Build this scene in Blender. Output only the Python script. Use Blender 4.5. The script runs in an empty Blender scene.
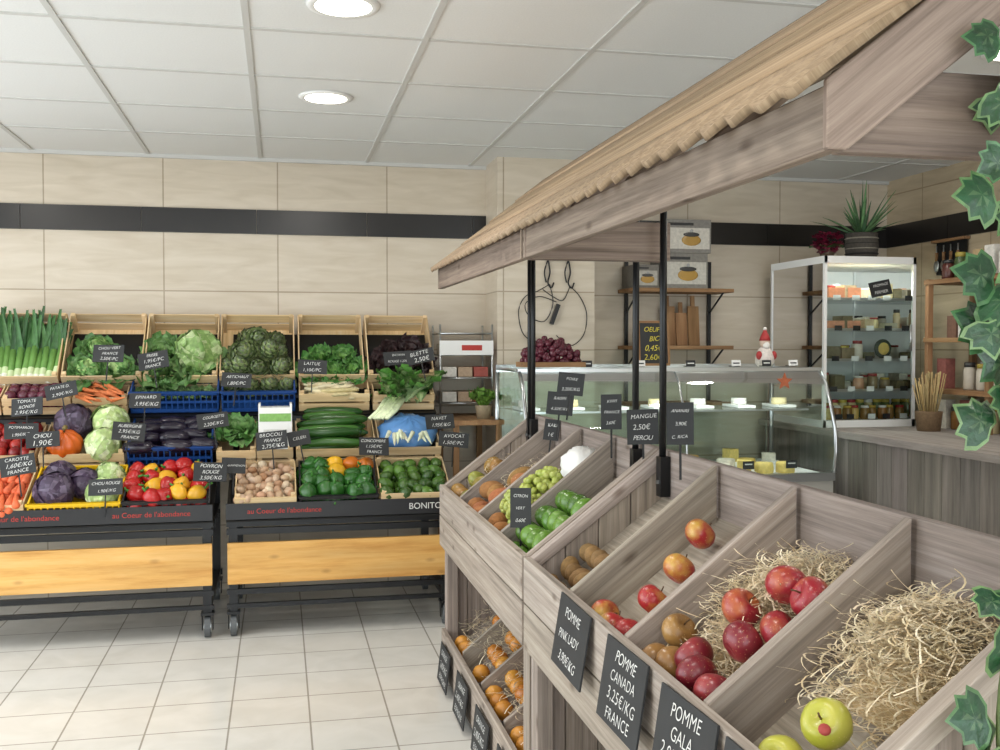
import bpy, math, random
from mathutils import Matrix, Vector, Euler
random.seed(7)
R=random.random
def U(a,b): return a+(b-a)*random.random()
def C(h):
    def l(v):
        v/=255.0
        return v/12.92 if v<=.04045 else ((v+.055)/1.055)**2.4
    return (l(int(h[0:2],16)),l(int(h[2:4],16)),l(int(h[4:6],16)))
def mixc(a,b,t): return tuple(a[i]*(1-t)+b[i]*t for i in range(3))
def jit(c,a=.12):
    k=U(1-a,1+a); return tuple(max(0,min(1,x*k*U(1-a*.3,1+a*.3))) for x in c)
scene=bpy.context.scene
COL=scene.collection
# ------------------------------------------------------------ materials
MATS={}
def newmat(name):
    m=bpy.data.materials.new(name); m.use_nodes=True
    MATS[name]=m
    return m,m.node_tree,m.node_tree.nodes['Principled BSDF']
def N(nt,t,**k):
    n=nt.nodes.new(t)
    for a,b in k.items(): setattr(n,a,b)
    return n
def mixnode(nt,blend,fac,a,b):
    n=N(nt,'ShaderNodeMix',data_type='RGBA',blend_type=blend)
    for idx,v in ((0,fac),(6,a),(7,b)):
        if hasattr(v,'is_output'): nt.links.new(v,n.inputs[idx])
        elif idx==0: n.inputs[0].default_value=v
        else: n.inputs[idx].default_value=(*v,1)
    return n.outputs[2]
def ramp(nt,src,stops):
    r=N(nt,'ShaderNodeValToRGB')
    e=r.color_ramp.elements
    while len(e)<len(stops): e.new(.5)
    for i,(p,c) in enumerate(stops):
        e[i].position=p; e[i].color=(*c,1)
    nt.links.new(src,r.inputs[0]); return r.outputs[0]
def simple(name,col=(1,1,1),rough=.5,metal=0,vc=False,noise=0,nscale=30,bump=0,bscale=60,spec=None,coat=0):
    m,nt,b=newmat(name)
    b.inputs['Roughness'].default_value=rough; b.inputs['Metallic'].default_value=metal
    if spec is not None: b.inputs['Specular IOR Level'].default_value=spec
    if coat: b.inputs['Coat Weight'].default_value=coat
    out=None
    if vc:
        a=N(nt,'ShaderNodeAttribute',attribute_name='Col'); out=a.outputs['Color']
        out=mixnode(nt,'MULTIPLY',1.0,out,col)
    tc=N(nt,'ShaderNodeTexCoord')
    if noise:
        n=N(nt,'ShaderNodeTexNoise'); n.inputs['Scale'].default_value=nscale; n.inputs['Detail'].default_value=4
        nt.links.new(tc.outputs['Object'],n.inputs['Vector'])
        g=ramp(nt,n.outputs['Fac'],[(.3,(1-noise,)*3),(.7,(1+noise,)*3)])
        out=mixnode(nt,'MULTIPLY',1.0,out if out else col,g)
    if out: nt.links.new(out,b.inputs['Base Color'])
    else: b.inputs['Base Color'].default_value=(*col,1)
    if bump:
        n=N(nt,'ShaderNodeTexNoise'); n.inputs['Scale'].default_value=bscale; n.inputs['Detail'].default_value=3
        nt.links.new(tc.outputs['Object'],n.inputs['Vector'])
        bp=N(nt,'ShaderNodeBump'); bp.inputs['Strength'].default_value=bump; bp.inputs['Distance'].default_value=.004
        nt.links.new(n.outputs['Fac'],bp.inputs['Height']); nt.links.new(bp.outputs['Normal'],b.inputs['Normal'])
    return m
def wood(name,dark,mid,light,rough=.75,gs=28,bump=.4,knots=0,us=1.0):
    m,nt,b=newmat(name)
    uv=N(nt,'ShaderNodeUVMap'); uv.uv_map='UVMap'
    mp=N(nt,'ShaderNodeMapping'); mp.inputs['Scale'].default_value=(us,gs,1)
    nt.links.new(uv.outputs[0],mp.inputs[0])
    n=N(nt,'ShaderNodeTexNoise'); n.inputs['Scale'].default_value=1.6; n.inputs['Detail'].default_value=8
    n.inputs['Roughness'].default_value=.7; n.inputs['Distortion'].default_value=.15
    nt.links.new(mp.outputs[0],n.inputs['Vector'])
    c=ramp(nt,n.outputs['Fac'],[(.25,dark),(.5,mid),(.75,light)])
    mp2=N(nt,'ShaderNodeMapping'); mp2.inputs['Scale'].default_value=(.8,7,1)
    nt.links.new(uv.outputs[0],mp2.inputs[0])
    n2=N(nt,'ShaderNodeTexNoise'); n2.inputs['Scale'].default_value=1.5; n2.inputs['Detail'].default_value=3
    nt.links.new(mp2.outputs[0],n2.inputs['Vector'])
    g=ramp(nt,n2.outputs['Fac'],[(.3,(.84,.84,.85)),(.7,(1.08,1.07,1.06))])
    c=mixnode(nt,'MULTIPLY',1.0,c,g)
    if knots:
        mp3=N(nt,'ShaderNodeMapping'); mp3.inputs['Scale'].default_value=(2.6,6,1); nt.links.new(uv.outputs[0],mp3.inputs[0])
        vo=N(nt,'ShaderNodeTexVoronoi'); vo.voronoi_dimensions='2D'; vo.inputs['Scale'].default_value=1.0; nt.links.new(mp3.outputs[0],vo.inputs['Vector'])
        kk=ramp(nt,vo.outputs['Distance'],[(.02,(.45,.40,.36)),(.08,(1,1,1))])
        c=mixnode(nt,'MULTIPLY',knots,c,kk)
    a=N(nt,'ShaderNodeAttribute',attribute_name='Col')
    c=mixnode(nt,'MULTIPLY',1.0,c,a.outputs['Color'])
    nt.links.new(c,b.inputs['Base Color']); b.inputs['Roughness'].default_value=rough
    b.inputs['Specular IOR Level'].default_value=.3
    bp=N(nt,'ShaderNodeBump'); bp.inputs['Strength'].default_value=bump; bp.inputs['Distance'].default_value=.002
    nt.links.new(n.outputs['Fac'],bp.inputs['Height']); nt.links.new(bp.outputs['Normal'],b.inputs['Normal'])
    return m
wood('wood_gray',C('6b635b'),C('9c9086'),C('beb4aa'),knots=.8,gs=36)
wood('wood_canopy',C('54483f'),C('84756a'),C('a39486'),knots=.8,gs=34)
wood('wood_roof',C('655443'),C('937e66'),C('b3a087'),gs=30,bump=.3,rough=.85,us=.3)
wood('wood_crate',C('bd9c70'),C('dcc094'),C('ebd6b2'),gs=18,bump=.15)
wood('wood_pine',C('b9803c'),C('d8a862'),C('e4bb7c'),rough=.45,gs=12,bump=.1,knots=.5)
wood('wood_counter',C('64605b'),C('86807a'),C('9e9790'),gs=14,bump=.2)
wood('wood_brown',C('6d4f38'),C('93704e'),C('ab8a66'),gs=14,bump=.15)
simple('vc',vc=True,rough=.6,noise=.15,nscale=60)
simple('vc_gloss',vc=True,rough=.27,noise=.08,nscale=25)
simple('vc_leaf',vc=True,rough=.5,noise=.25,nscale=45,bump=.3,bscale=90)
simple('ivy_leaf',vc=True,rough=.32,noise=.3,nscale=60,bump=.35,bscale=110)
simple('vc_rough',vc=True,rough=.85,noise=.18,nscale=80,bump=.5,bscale=120)
simple('plastic_blue',C('1d4687'),rough=.4)
simple('plastic_yellow',C('e8bb18'),rough=.4)
simple('plastic_black',C('17171a'),rough=.4)
simple('wheel_rubber',C('55585a'),rough=.6)
simple('metal_black',C('18191b'),rough=.35,metal=.3)
simple('steel',C('c4c8ca'),rough=.28,metal=1)
simple('white_paint',C('e6e6e4'),rough=.4)
simple('case_panel',C('a8a49c'),rough=.4)
simple('chalkboard',C('202224'),rough=.6,noise=.25,nscale=12)
simple('chalk',C('d6d6d3'),rough=.9)
simple('chalk_yellow',C('e0d04a'),rough=.9)
simple('red_ink',C('b03830'),rough=.7)
simple('stripe_black',C('15110f'),rough=.3,noise=.2,nscale=8)
simple('grid_bar',C('c4c3bf'),rough=.6)
def applemat(name,base,second,lo=.42,hi=.62):
    m,nt,b=newmat(name)
    tc=N(nt,'ShaderNodeTexCoord')
    n=N(nt,'ShaderNodeTexNoise'); n.inputs['Scale'].default_value=16; n.inputs['Detail'].default_value=4
    nt.links.new(tc.outputs['Object'],n.inputs['Vector'])
    c=ramp(nt,n.outputs['Fac'],[(lo,base),(hi,second)])
    a=N(nt,'ShaderNodeAttribute',attribute_name='Col')
    c=mixnode(nt,'MULTIPLY',1.0,c,a.outputs['Color'])
    n3=N(nt,'ShaderNodeTexNoise'); n3.inputs['Scale'].default_value=260; n3.inputs['Detail'].default_value=1
    nt.links.new(tc.outputs['Object'],n3.inputs['Vector'])
    g=ramp(nt,n3.outputs['Fac'],[(.66,(0,0,0)),(.74,(.35,.35,.35))])
    c=mixnode(nt,'MIX',g,c,C('e8c890'))
    nt.links.new(c,b.inputs['Base Color']); b.inputs['Roughness'].default_value=.3
applemat('apple_red',C('942630'),C('bc6c3c'),.5,.72)
applemat('apple_dark',C('741c28'),C('96383a'),.45,.75)
applemat('apple_bi',C('a62a2c'),C('ccA44c'.lower()),.48,.68)
applemat('apple_green',C('b2b23e'),C('c6be58'),.4,.7)
applemat('apple_russet',C('8a6236'),C('a88048'),.4,.7)
m,nt,b=newmat('glass')
nt.nodes.remove(b); out=nt.nodes['Material Output']
tr=N(nt,'ShaderNodeBsdfTransparent'); tr.inputs[0].default_value=(.90,.965,.94,1)
gl=N(nt,'ShaderNodeBsdfGlossy'); gl.inputs['Roughness'].default_value=.03
fr=N(nt,'ShaderNodeFresnel'); fr.inputs[0].default_value=1.45
mx=N(nt,'ShaderNodeMixShader'); nt.links.new(fr.outputs[0],mx.inputs[0]); nt.links.new(tr.outputs[0],mx.inputs[1]); nt.links.new(gl.outputs[0],mx.inputs[2])
nt.links.new(mx.outputs[0],out.inputs[0])
m,nt,b=newmat('film_blue'); b.inputs['Base Color'].default_value=(*C('5f8fc8'),1); b.inputs['Roughness'].default_value=.2
m,nt,b=newmat('lamp_glow'); b.inputs['Emission Color'].default_value=(1,.93,.78,1); b.inputs['Emission Strength'].default_value=7
def tilemat(name,axis,w,h,sx,sz,c1,c2,mort,ms,rough,streak=(1,1,6),bumpd=.3,varsc=3.0):
    m,nt,b=newmat(name)
    g=N(nt,'ShaderNodeNewGeometry'); s=N(nt,'ShaderNodeSeparateXYZ'); nt.links.new(g.outputs['Position'],s.inputs[0])
    cb=N(nt,'ShaderNodeCombineXYZ')
    ax={'xz':('X','Z'),'yz':('Y','Z'),'xy':('X','Y')}[axis]
    for i,(a,sh) in enumerate(zip(ax,(sx,sz))):
        ad=N(nt,'ShaderNodeMath',operation='ADD'); ad.inputs[1].default_value=sh
        nt.links.new(s.outputs[a],ad.inputs[0]); nt.links.new(ad.outputs[0],cb.inputs[i])
    br=N(nt,'ShaderNodeTexBrick'); br.offset=0; br.squash=1
    br.inputs['Scale'].default_value=1; br.inputs['Brick Width'].default_value=w; br.inputs['Row Height'].default_value=h
    br.inputs['Mortar Size'].default_value=ms; br.inputs['Mortar Smooth'].default_value=.1
    br.inputs['Color1'].default_value=(.97,.97,.97,1); br.inputs['Color2'].default_value=(1.0,1.0,1.0,1); br.inputs['Mortar'].default_value=(*mort,1)
    nt.links.new(cb.outputs[0],br.inputs['Vector'])
    mp=N(nt,'ShaderNodeMapping'); mp.inputs['Scale'].default_value=streak
    nt.links.new(g.outputs['Position'],mp.inputs[0])
    n=N(nt,'ShaderNodeTexNoise'); n.inputs['Scale'].default_value=varsc; n.inputs['Detail'].default_value=6; n.inputs['Distortion'].default_value=.8
    nt.links.new(mp.outputs[0],n.inputs['Vector'])
    c=ramp(nt,n.outputs['Fac'],[(.3,c1),(.7,c2)])
    c=mixnode(nt,'MULTIPLY',1.0,c,br.outputs['Color'])
    nt.links.new(c,b.inputs['Base Color']); b.inputs['Roughness'].default_value=rough
    bp=N(nt,'ShaderNodeBump',invert=True); bp.inputs['Strength'].default_value=bumpd; bp.inputs['Distance'].default_value=.002
    nt.links.new(br.outputs['Fac'],bp.inputs['Height']); nt.links.new(bp.outputs['Normal'],b.inputs['Normal'])
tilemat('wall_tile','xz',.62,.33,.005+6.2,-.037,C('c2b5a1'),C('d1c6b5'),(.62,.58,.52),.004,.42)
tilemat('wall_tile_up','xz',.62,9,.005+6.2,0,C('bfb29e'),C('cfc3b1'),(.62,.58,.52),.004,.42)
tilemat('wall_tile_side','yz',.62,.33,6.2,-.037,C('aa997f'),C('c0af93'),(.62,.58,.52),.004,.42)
tilemat('floor_tile','xy',.29,.29,5.987,5.8,C('d4d1ca'),C('e0ddd7'),(.5,.48,.45),.0035,.22,streak=(1,1,1),varsc=5)
simple('ceiling_tile',C('dcdcda'),rough=.9,noise=.03,nscale=150,bump=.15,bscale=200)
simple('plaster',C('d8d0c0'),rough=.9)

# ------------------------------------------------------------ mesh builder
class MB:
    def __init__(s):
        s.v=[];s.f=[];s.m=[];s.c=[];s.uv=[];s.sm=[];s.names=[];s.M=Matrix.Identity(4)
    def add(s,vs,fs,mat,col=(1,1,1),smooth=False,grain=None):
        base=len(s.v); Mx=s.M
        if mat not in s.names: s.names.append(mat)
        mi=s.names.index(mat)
        vv=[Vector(p) for p in vs]
        s.v.extend([tuple(Mx@p) for p in vv])
        off=(R()*20,R()*20)
        for k,f in enumerate(fs):
            s.f.append([base+i for i in f]); s.m.append(mi); s.sm.append(smooth)
            s.c.append(col[k] if isinstance(col,list) else col)
            if grain is not None:
                g=grain; a,b_,c_=vv[f[0]],vv[f[1]],vv[f[2]]
                n=(b_-a).cross(c_-a)
                if n.length>1e-12: n.normalize()
                t=n.cross(g)
                if t.length<.3:
                    t=Vector((g.y,g.z,g.x)); gg=n.cross(t)
                    for i in f: s.uv.append((vv[i].dot(gg)*8+off[0],vv[i].dot(t)+off[1]))
                else:
                    for i in f: s.uv.append((vv[i].dot(g)+off[0],vv[i].dot(t)+off[1]))
            else:
                for i in f: s.uv.append((vv[i].x+off[0],vv[i].y+vv[i].z+off[1]))
    def box(s,c,size,mat,col=(1,1,1),rot=None,grain=None):
        hx,hy,hz=[a/2 for a in size]
        P=[Vector((x,y,z)) for x in(-hx,hx) for y in(-hy,hy) for z in(-hz,hz)]
        g=grain
        if g is None:
            i=max(range(3),key=lambda k:size[k]); g=Vector((0,0,0)); g[i]=1
        else: g=Vector(g)
        if rot is not None:
            rm=rot if isinstance(rot,Matrix) else Euler(rot).to_matrix()
            P=[rm@p for p in P]; g=rm@g
        c=Vector(c); P=[p+c for p in P]
        s.add(P,[(0,1,3,2),(4,6,7,5),(0,4,5,1),(2,3,7,6),(0,2,6,4),(1,5,7,3)],mat,col,False,g)
    def b2(s,a,b,mat,col=(1,1,1),grain=None):
        s.box([(a[i]+b[i])/2 for i in range(3)],[abs(b[i]-a[i]) for i in range(3)],mat,col,None,grain)
    def prism(s,poly,axis,a,b,mat,col=(1,1,1),grain=(1,0,0)):
        def P(p,t):
            return (p[0],t,p[1]) if axis=='y' else ((t,p[0],p[1]) if axis=='x' else (p[0],p[1],t))
        n=len(poly)
        V=[P(p,a) for p in poly]+[P(p,b) for p in poly]
        F=[tuple(range(n)),tuple(range(2*n-1,n-1,-1))]+[(i,i+n,(i+1)%n+n,(i+1)%n) for i in range(n)]
        s.add(V,F,mat,col,False,Vector(grain).normalized())
    def path(s,pts,rad,mat,col=(1,1,1),seg=8,smooth=True,flat=None):
        pts=[Vector(p) for p in pts]; n=len(pts)
        if not isinstance(rad,(list,tuple)): rad=[rad]*n
        V=[];F=[];cl=[]
        up=Vector((0,0,1))
        for i,p in enumerate(pts):
            d=(pts[min(i+1,n-1)]-pts[max(i-1,0)])
            d=d.normalized() if d.length>1e-9 else Vector((0,0,1))
            u=up if abs(d.dot(up))<.95 else Vector((1,0,0))
            a=d.cross(u).normalized(); b_=a.cross(d).normalized()
            for k in range(seg):
                t=2*math.pi*k/seg
                V.append(p+a*math.cos(t)*rad[i]+b_*math.sin(t)*rad[i]*(flat or 1))
        for i in range(n-1):
            for k in range(seg):
                F.append((i*seg+k,i*seg+(k+1)%seg,(i+1)*seg+(k+1)%seg,(i+1)*seg+k))
                if isinstance(col,list): cl.append(col[i])
        F.append(tuple(range(seg-1,-1,-1))); F.append(tuple((n-1)*seg+k for k in range(seg)))
        if isinstance(col,list): cl+= [col[0],col[-1]]
        s.add(V,F,mat,cl if isinstance(col,list) else col,smooth,Vector((0,0,1)))
    def ell(s,c,r,mat,col=(1,1,1),sc=(1,1,1),rot=None,seg=12,rings=8,fn=None,cf=None,zf=None):
        rm=(rot if isinstance(rot,Matrix) else Euler(rot).to_matrix()) if rot is not None else Matrix.Identity(3)
        c=Vector(c);V=[];F=[];cl=[]
        for i in range(rings+1):
            t=math.pi*i/rings
            for k in range(seg):
                p=2*math.pi*k/seg; q=fn(t,p) if fn else 1
                zz=math.cos(t)*q if not zf else zf(t)
                V.append(c+rm@Vector((math.sin(t)*math.cos(p)*q*r*sc[0],math.sin(t)*math.sin(p)*q*r*sc[1],zz*r*sc[2])))
        for i in range(rings):
            for k in range(seg):
                F.append((i*seg+k,(i+1)*seg+k,(i+1)*seg+(k+1)%seg,i*seg+(k+1)%seg))
                cl.append(cf(math.pi*(i+.5)/rings,2*math.pi*k/seg) if cf else col)
        s.add(V,F,mat,cl,True)
    def lathe(s,c,prof,mat,col=(1,1,1),seg=20,smooth=True):
        c=Vector(c);V=[];F=[]
        for r,z in prof:
            for k in range(seg):
                t=2*math.pi*k/seg; V.append(c+Vector((r*math.cos(t),r*math.sin(t),z)))
        n=len(prof)
        for i in range(n-1):
            for k in range(seg): F.append((i*seg+k,i*seg+(k+1)%seg,(i+1)*seg+(k+1)%seg,(i+1)*seg+k))
        F.append(tuple(range(seg-1,-1,-1))); F.append(tuple((n-1)*seg+k for k in range(seg)))
        s.add(V,F,mat,col,smooth)
    def grid(s,fn,nu,nv,mat,col=(1,1,1),cf=None,smooth=True,grain=None):
        V=[fn(i/nu,j/nv) for i in range(nu+1) for j in range(nv+1)]
        F=[];cl=[]
        for i in range(nu):
            for j in range(nv):
                F.append((i*(nv+1)+j,(i+1)*(nv+1)+j,(i+1)*(nv+1)+j+1,i*(nv+1)+j+1))
                cl.append(cf((i+.5)/nu,(j+.5)/nv) if cf else col)
        s.add(V,F,mat,cl,smooth,grain)
    def obj(s,name,bevel=0,parent=None):
        me=bpy.data.meshes.new(name); me.from_pydata(s.v,[],s.f)
        for n in s.names: me.materials.append(MATS[n])
        me.polygons.foreach_set('material_index',s.m); me.polygons.foreach_set('use_smooth',s.sm)
        uvl=me.uv_layers.new(name='UVMap')
        uvl.data.foreach_set('uv',[x for p in s.uv for x in p])
        ca=me.color_attributes.new('Col','FLOAT_COLOR','CORNER')
        buf=[]
        for f,c in zip(s.f,s.c): buf.extend([c[0],c[1],c[2],1.0]*len(f))
        ca.data.foreach_set('color',buf)
        me.update()
        o=bpy.data.objects.new(name,me); COL.objects.link(o)
        if bevel:
            md=o.modifiers.new('b','BEVEL'); md.width=bevel; md.segments=1; md.limit_method='ANGLE'
        if parent: o.parent=parent
        return o
def gj(a=.14):
    k=U(1-a,1+a); return (k,k*U(.98,1.02),k*U(.95,1.03))

# ------------------------------------------------------------ produce
def rrot(): return Euler((U(0,6.3),U(0,6.3),U(0,6.3))).to_matrix()
def tiltrot(a=.5): return Euler((U(-a,a),U(-a,a),U(0,6.3))).to_matrix()
def apple(mb,c,r,mat,col=(1,1,1),rot=None):
    rm=rot if rot is not None else tiltrot(1.1)
    def zf(t): return .88*math.cos(t)-.34*math.exp(-(t/.42)**2)+.16*math.exp(-((math.pi-t)/.35)**2)
    mb.ell(c,r,mat,jit(col,.1),rot=rm,seg=20,rings=16,zf=zf,fn=lambda t,p:1+.02*math.cos(5*p)*(t/3.14),sc=(1,1,1))
    c=Vector(c); mb.path([c+rm@Vector((0,0,.5*r)),c+rm@Vector((.03*r,0,.8*r)),c+rm@Vector((.1*r,0,1.0*r))],.045*r,'vc',C('5a3f22'),seg=5)
def pepper(mb,c,r,col):
    rm=tiltrot(1.3)
    mb.ell(c,r,'vc_gloss',jit(col,.1),sc=(1,1,1.2),rot=rm,seg=16,rings=10,fn=lambda t,p:1+.09*math.cos(4*p)*math.sin(t)-.12*math.exp(-(t/.4)**2))
    c=Vector(c); mb.path([c+rm@Vector((0,0,.9*r)),c+rm@Vector((0,0,1.3*r)),c+rm@Vector((.2*r,0,1.6*r))],[.25*r,.13*r,.13*r],'vc',C('3f7a2c'),seg=6)
def ball(mb,c,r,col,sc=(1,1,1),mat='vc_gloss',rot=None,seg=10,rings=7):
    mb.ell(c,r,mat,jit(col,.12),sc=sc,rot=rot if rot is not None else rrot(),seg=seg,rings=rings)
def cabbage(mb,c,r,col,rib,ruf=1.0):
    c=Vector(c)
    mb.ell(c,r*.96,'vc_leaf',col,seg=16,rings=10,fn=lambda t,p:1+.02*math.sin(7*p+3*t))
    for k in range(8 if ruf<2 else 14):
        rm=rrot(); ph=R()*6
        def fn(u,v,rm=rm,ph=ph):
            a=(u-.5)*2.1; b=(v-.5)*2.0
            e=max(abs(u-.5),abs(v-.5))*2
            q=r*(1.0+.10*ruf*e**3+.025*ruf*e*math.sin(9*(a+b)+ph)+(.02*math.sin(31*a)*math.sin(31*b) if ruf>1 else 0))
            return c+rm@Vector((math.sin(a)*math.cos(b)*q,math.sin(b)*q,math.cos(a)*math.cos(b)*q))
        mb.grid(fn,8,8,'vc_leaf',cf=lambda u,v:jit(mixc(col,rib,(.8 if abs(v-.5)<.08 else (.35 if abs((abs(v-.5)*5-u*2)%1)<.25 else 0))),.08))
def leaf(mb,base,az,L,W,e0,e1,col,rib,ruf=.15,nu=8,nv=6,lean=None,mat='vc_leaf'):
    base=Vector(base); dx=Vector((math.cos(az),math.sin(az),0)); sd=Vector((-math.sin(az),math.cos(az),0)); ph=R()*6
    pts=[];p=Vector((0,0,0))
    for i in range(nu+1):
        t=i/nu; e=e0+(e1-e0)*t; pts.append((p.copy(),e)); p=p+(dx*math.cos(e)+Vector((0,0,1))*math.sin(e))*(L/nu)
    def fn(u,v):
        i=min(int(round(u*nu)),nu); q,e=pts[i]; w=W*(.18+.82*math.sin(min(u**.8*2.3,3.0)*.98)) if u<.98 else W*.35
        vv=(v-.5)*2; nrm=Vector((0,0,1))*math.cos(e)-dx*math.sin(e)
        return base+q+sd*vv*w*.5+nrm*(abs(vv)**1.5*W*.18+math.sin(vv*9+u*13+ph)*ruf*W*abs(vv)*u)
    mb.grid(fn,nu,nv,mat,cf=lambda u,v:jit(mixc(col,rib,max(0,(1-u*1.1))*.5+(.6 if abs(v-.5)<.1 else 0)*(1-u*.5)),.12))
def lettuce(mb,c,r,col,rib,n=22,ruf=.22,up=0):
    for k in range(n):
        t=k/n; az=k*2.4+U(-.2,.2)
        L=r*U(.95,1.15)*(1.1-.35*(1-t)); e=.15+1.15*(1-t)+up
        leaf(mb,(c[0],c[1],c[2]),az,L,r*.95,min(1.5,e+.5),e-.6,jit(mixc(col,rib,.25*(1-t)),.1),rib,ruf)
def artichoke(mb,c,r,rm=None):
    c=Vector(c); rm=rm or tiltrot(.8); g1=C('8d9e68'); g2=C('566a3c')
    mb.ell(c,r*.84,'vc_rough',C('4a5c34'),rot=rm,sc=(1,1,1.08),seg=12,rings=8)
    for ring in range(7):
        t=2.6-ring*.36; n=max(3,int(7*math.sin(t)+2))
        for k in range(n):
            p=2*math.pi*(k+.5*(ring%2))/n
            d=Vector((math.sin(t)*math.cos(p),math.sin(t)*math.sin(p),math.cos(t)*1.08))
            th=Vector((math.cos(t)*math.cos(p),math.cos(t)*math.sin(p),-math.sin(t)))*-1
            s_=Vector((-math.sin(p),math.cos(p),0)); w=r*.44;L=r*.62
            P=[d*r*.82-s_*w*.6,d*r*.82+s_*w*.6,d*r*.99+th*L*.45-s_*w*.75,d*r*1.08+th*L*.45,d*r*.99+th*L*.45+s_*w*.75,d*r*1.10+th*L*1.05]
            P=[c+rm@q for q in P]
            cc=jit(mixc(g1,C('a8b47c'),R()*.6),.12)
            mb.add(P,[(0,1,3),(0,3,2),(1,4,3),(2,3,5),(3,4,5)],'vc_leaf',[cc,jit(cc,.1),jit(cc,.1),jit(g2),jit(mixc(g2,C('7a6a78'),.3))],False)
    mb.path([c-rm@Vector((0,0,r*.8)),c-rm@Vector((0,0,r*1.3))],r*.18,'vc',C('8a9a60'),seg=6)
def carrot(mb,a,b,r,col):
    a=Vector(a);b=Vector(b);d=b-a
    mb.path([a,a+d*.05,a+d*.35,a+d*.75,a+d],[r*.5,r,r*.85,r*.5,r*.1],'vc',jit(col,.1),seg=8)
def cuke(mb,a,b,r,col,mat='vc_gloss'):
    a=Vector(a);b=Vector(b);d=b-a; s_=Vector((U(-.01,.01),U(-.01,.01),U(0,.008)))
    mb.path([a,a+d*.06,a+d*.3+s_,a+d*.6+s_,a+d*.92,a+d],[r*.3,r*.75,r,r,r*.8,r*.25],mat,jit(col,.12),seg=9)
def grapes(mb,c,sx,sy,sz,n,r,col):
    for k in range(n):
        while 1:
            x,y,z=U(-1,1),U(-1,1),U(-1,1)
            if .35<x*x+y*y+z*z<1: break
        ball(mb,(c[0]+x*sx,c[1]+y*sy,c[2]+abs(z)*sz),r*U(.85,1.1),col,seg=8,rings=6)
def straw(mb,pf,n,L=(.04,.10)):
    for k in range(n):
        p=Vector(pf()); a=U(0,6.3); e=U(-.25,.5); d=Vector((math.cos(a)*math.cos(e),math.sin(a)*math.cos(e),math.sin(e)))
        ln=U(*L)/7; cu=U(-.75,.75); cz=U(-.35,.1); w=U(.0008,.0017)
        V=[];F=[]
        for i in range(8):
            sd=d.cross(Vector((0,0,1)));sd=sd.normalized() if sd.length>.01 else Vector((1,0,0))
            sd=(sd+Vector((0,0,U(-.3,.3))))*w
            V+= [p-sd,p+sd]; p=p+d*ln
            d=(Matrix.Rotation(cu,3,'Z')@d+Vector((0,0,cz))*.4).normalized()
            if i: F.append((2*i-2,2*i-1,2*i+1,2*i))
        mb.add(V,F,'vc',jit(mixc(C('efe3c8'),C('d4bf98'),R()),.08),True)

# ------------------------------------------------------------ signs
def sign(loc,w,h,text,yaw=0,tilt=-.15,size=None,roll=0,pin=.08,mat='chalk',frame=None):
    mb=MB()
    mb.b2((-w/2,0,0),(w/2,.004,h),'chalkboard')
    if frame:
        for a,b_ in (((-w/2-.012,-.003,-.012),(w/2+.012,.008,0)),((-w/2-.012,-.003,h),(w/2+.012,.008,h+.012)),((-w/2-.012,-.003,0),(-w/2,.008,h)),((w/2,-.003,0),(w/2+.012,.008,h))):
            mb.b2(a,b_,'wood_brown')
    if pin: mb.b2((-.003,.001,-pin),(.003,.005,.01),'metal_black')
    o=mb.obj('price_sign'); o.location=loc; o.rotation_euler=(tilt,roll,yaw)
    lines=text.split('\n'); nl=len(lines)
    k=0
    for ln in lines:
        cu=bpy.data.curves.new('sign_text','FONT'); cu.body=ln; cu.align_x='CENTER'; cu.align_y='CENTER'
        cu.size=min(h/(nl*1.2),w*1.25/max(len(x) for x in lines))*U(.9,1.05)*(1.12 if '€' in ln else 1)
        cu.shear=U(.1,.4); cu.space_character=U(.9,1.12); cu.offset=-cu.size*.008
        cu.materials.append(MATS[mat])
        t=bpy.data.objects.new('sign_text',cu); COL.objects.link(t); t.parent=o
        t.location=(U(-.04,.04)*w,-.0015,h*(1-(k+.5)/nl)*.92+h*.03); t.rotation_euler=(math.pi/2,U(-.07,.05),0)
        k+=1
    return o

# ------------------------------------------------------------ room
XL,XR,YF,YB,ZC=-2.6,3.85,-2.5,5.95,2.44
mb=MB(); mb.b2((XL-.2,YF-.2,-.1),(XR+.2,YB+.2,0),'floor_tile'); mb.obj('floor')
mb=MB(); mb.b2((XL-.2,YF-.2,ZC),(XR+.2,YB+.2,ZC+.1),'ceiling_tile'); mb.obj('ceiling')
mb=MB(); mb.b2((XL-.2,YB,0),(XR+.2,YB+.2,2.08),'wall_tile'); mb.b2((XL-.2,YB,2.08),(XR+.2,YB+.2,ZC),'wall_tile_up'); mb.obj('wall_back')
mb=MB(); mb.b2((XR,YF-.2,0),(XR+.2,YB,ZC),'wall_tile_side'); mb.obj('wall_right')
mb=MB()
for a,b_ in (((XL-.2,YF,0),(XL,.6,ZC)),((XL-.2,5.3,0),(XL,YB,ZC)),((XL-.2,.6,0),(XL,5.3,.15)),((XL-.2,.6,2.25),(XL,5.3,ZC))): mb.b2(a,b_,'plaster')
mb.obj('wall_left')
mb=MB()
for a,b_ in (((XL-.2,YF-.2,0),(-2.0,YF,ZC)),((3.4,YF-.2,0),(XR+.2,YF,ZC)),((-2.0,YF-.2,0),(3.4,YF,.1)),((-2.0,YF-.2,2.3),(3.4,YF,ZC))): mb.b2(a,b_,'plaster')
mb.obj('wall_front')
mb=MB()
for y in (.6,2.15,3.75,5.26): mb.b2((XL-.14,y,.15),(XL-.08,y+.05,2.25),'metal_black')
mb.b2((XL-.14,.6,.15),(XL-.08,5.3,.2),'metal_black'); mb.b2((XL-.14,.6,2.2),(XL-.08,5.3,2.25),'metal_black'); mb.obj('window_1')
mb=MB()
for x in (-2,-.2,1.6,3.35): mb.b2((x,YF-.14,.1),(x+.05,YF-.08,2.3),'metal_black')
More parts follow.
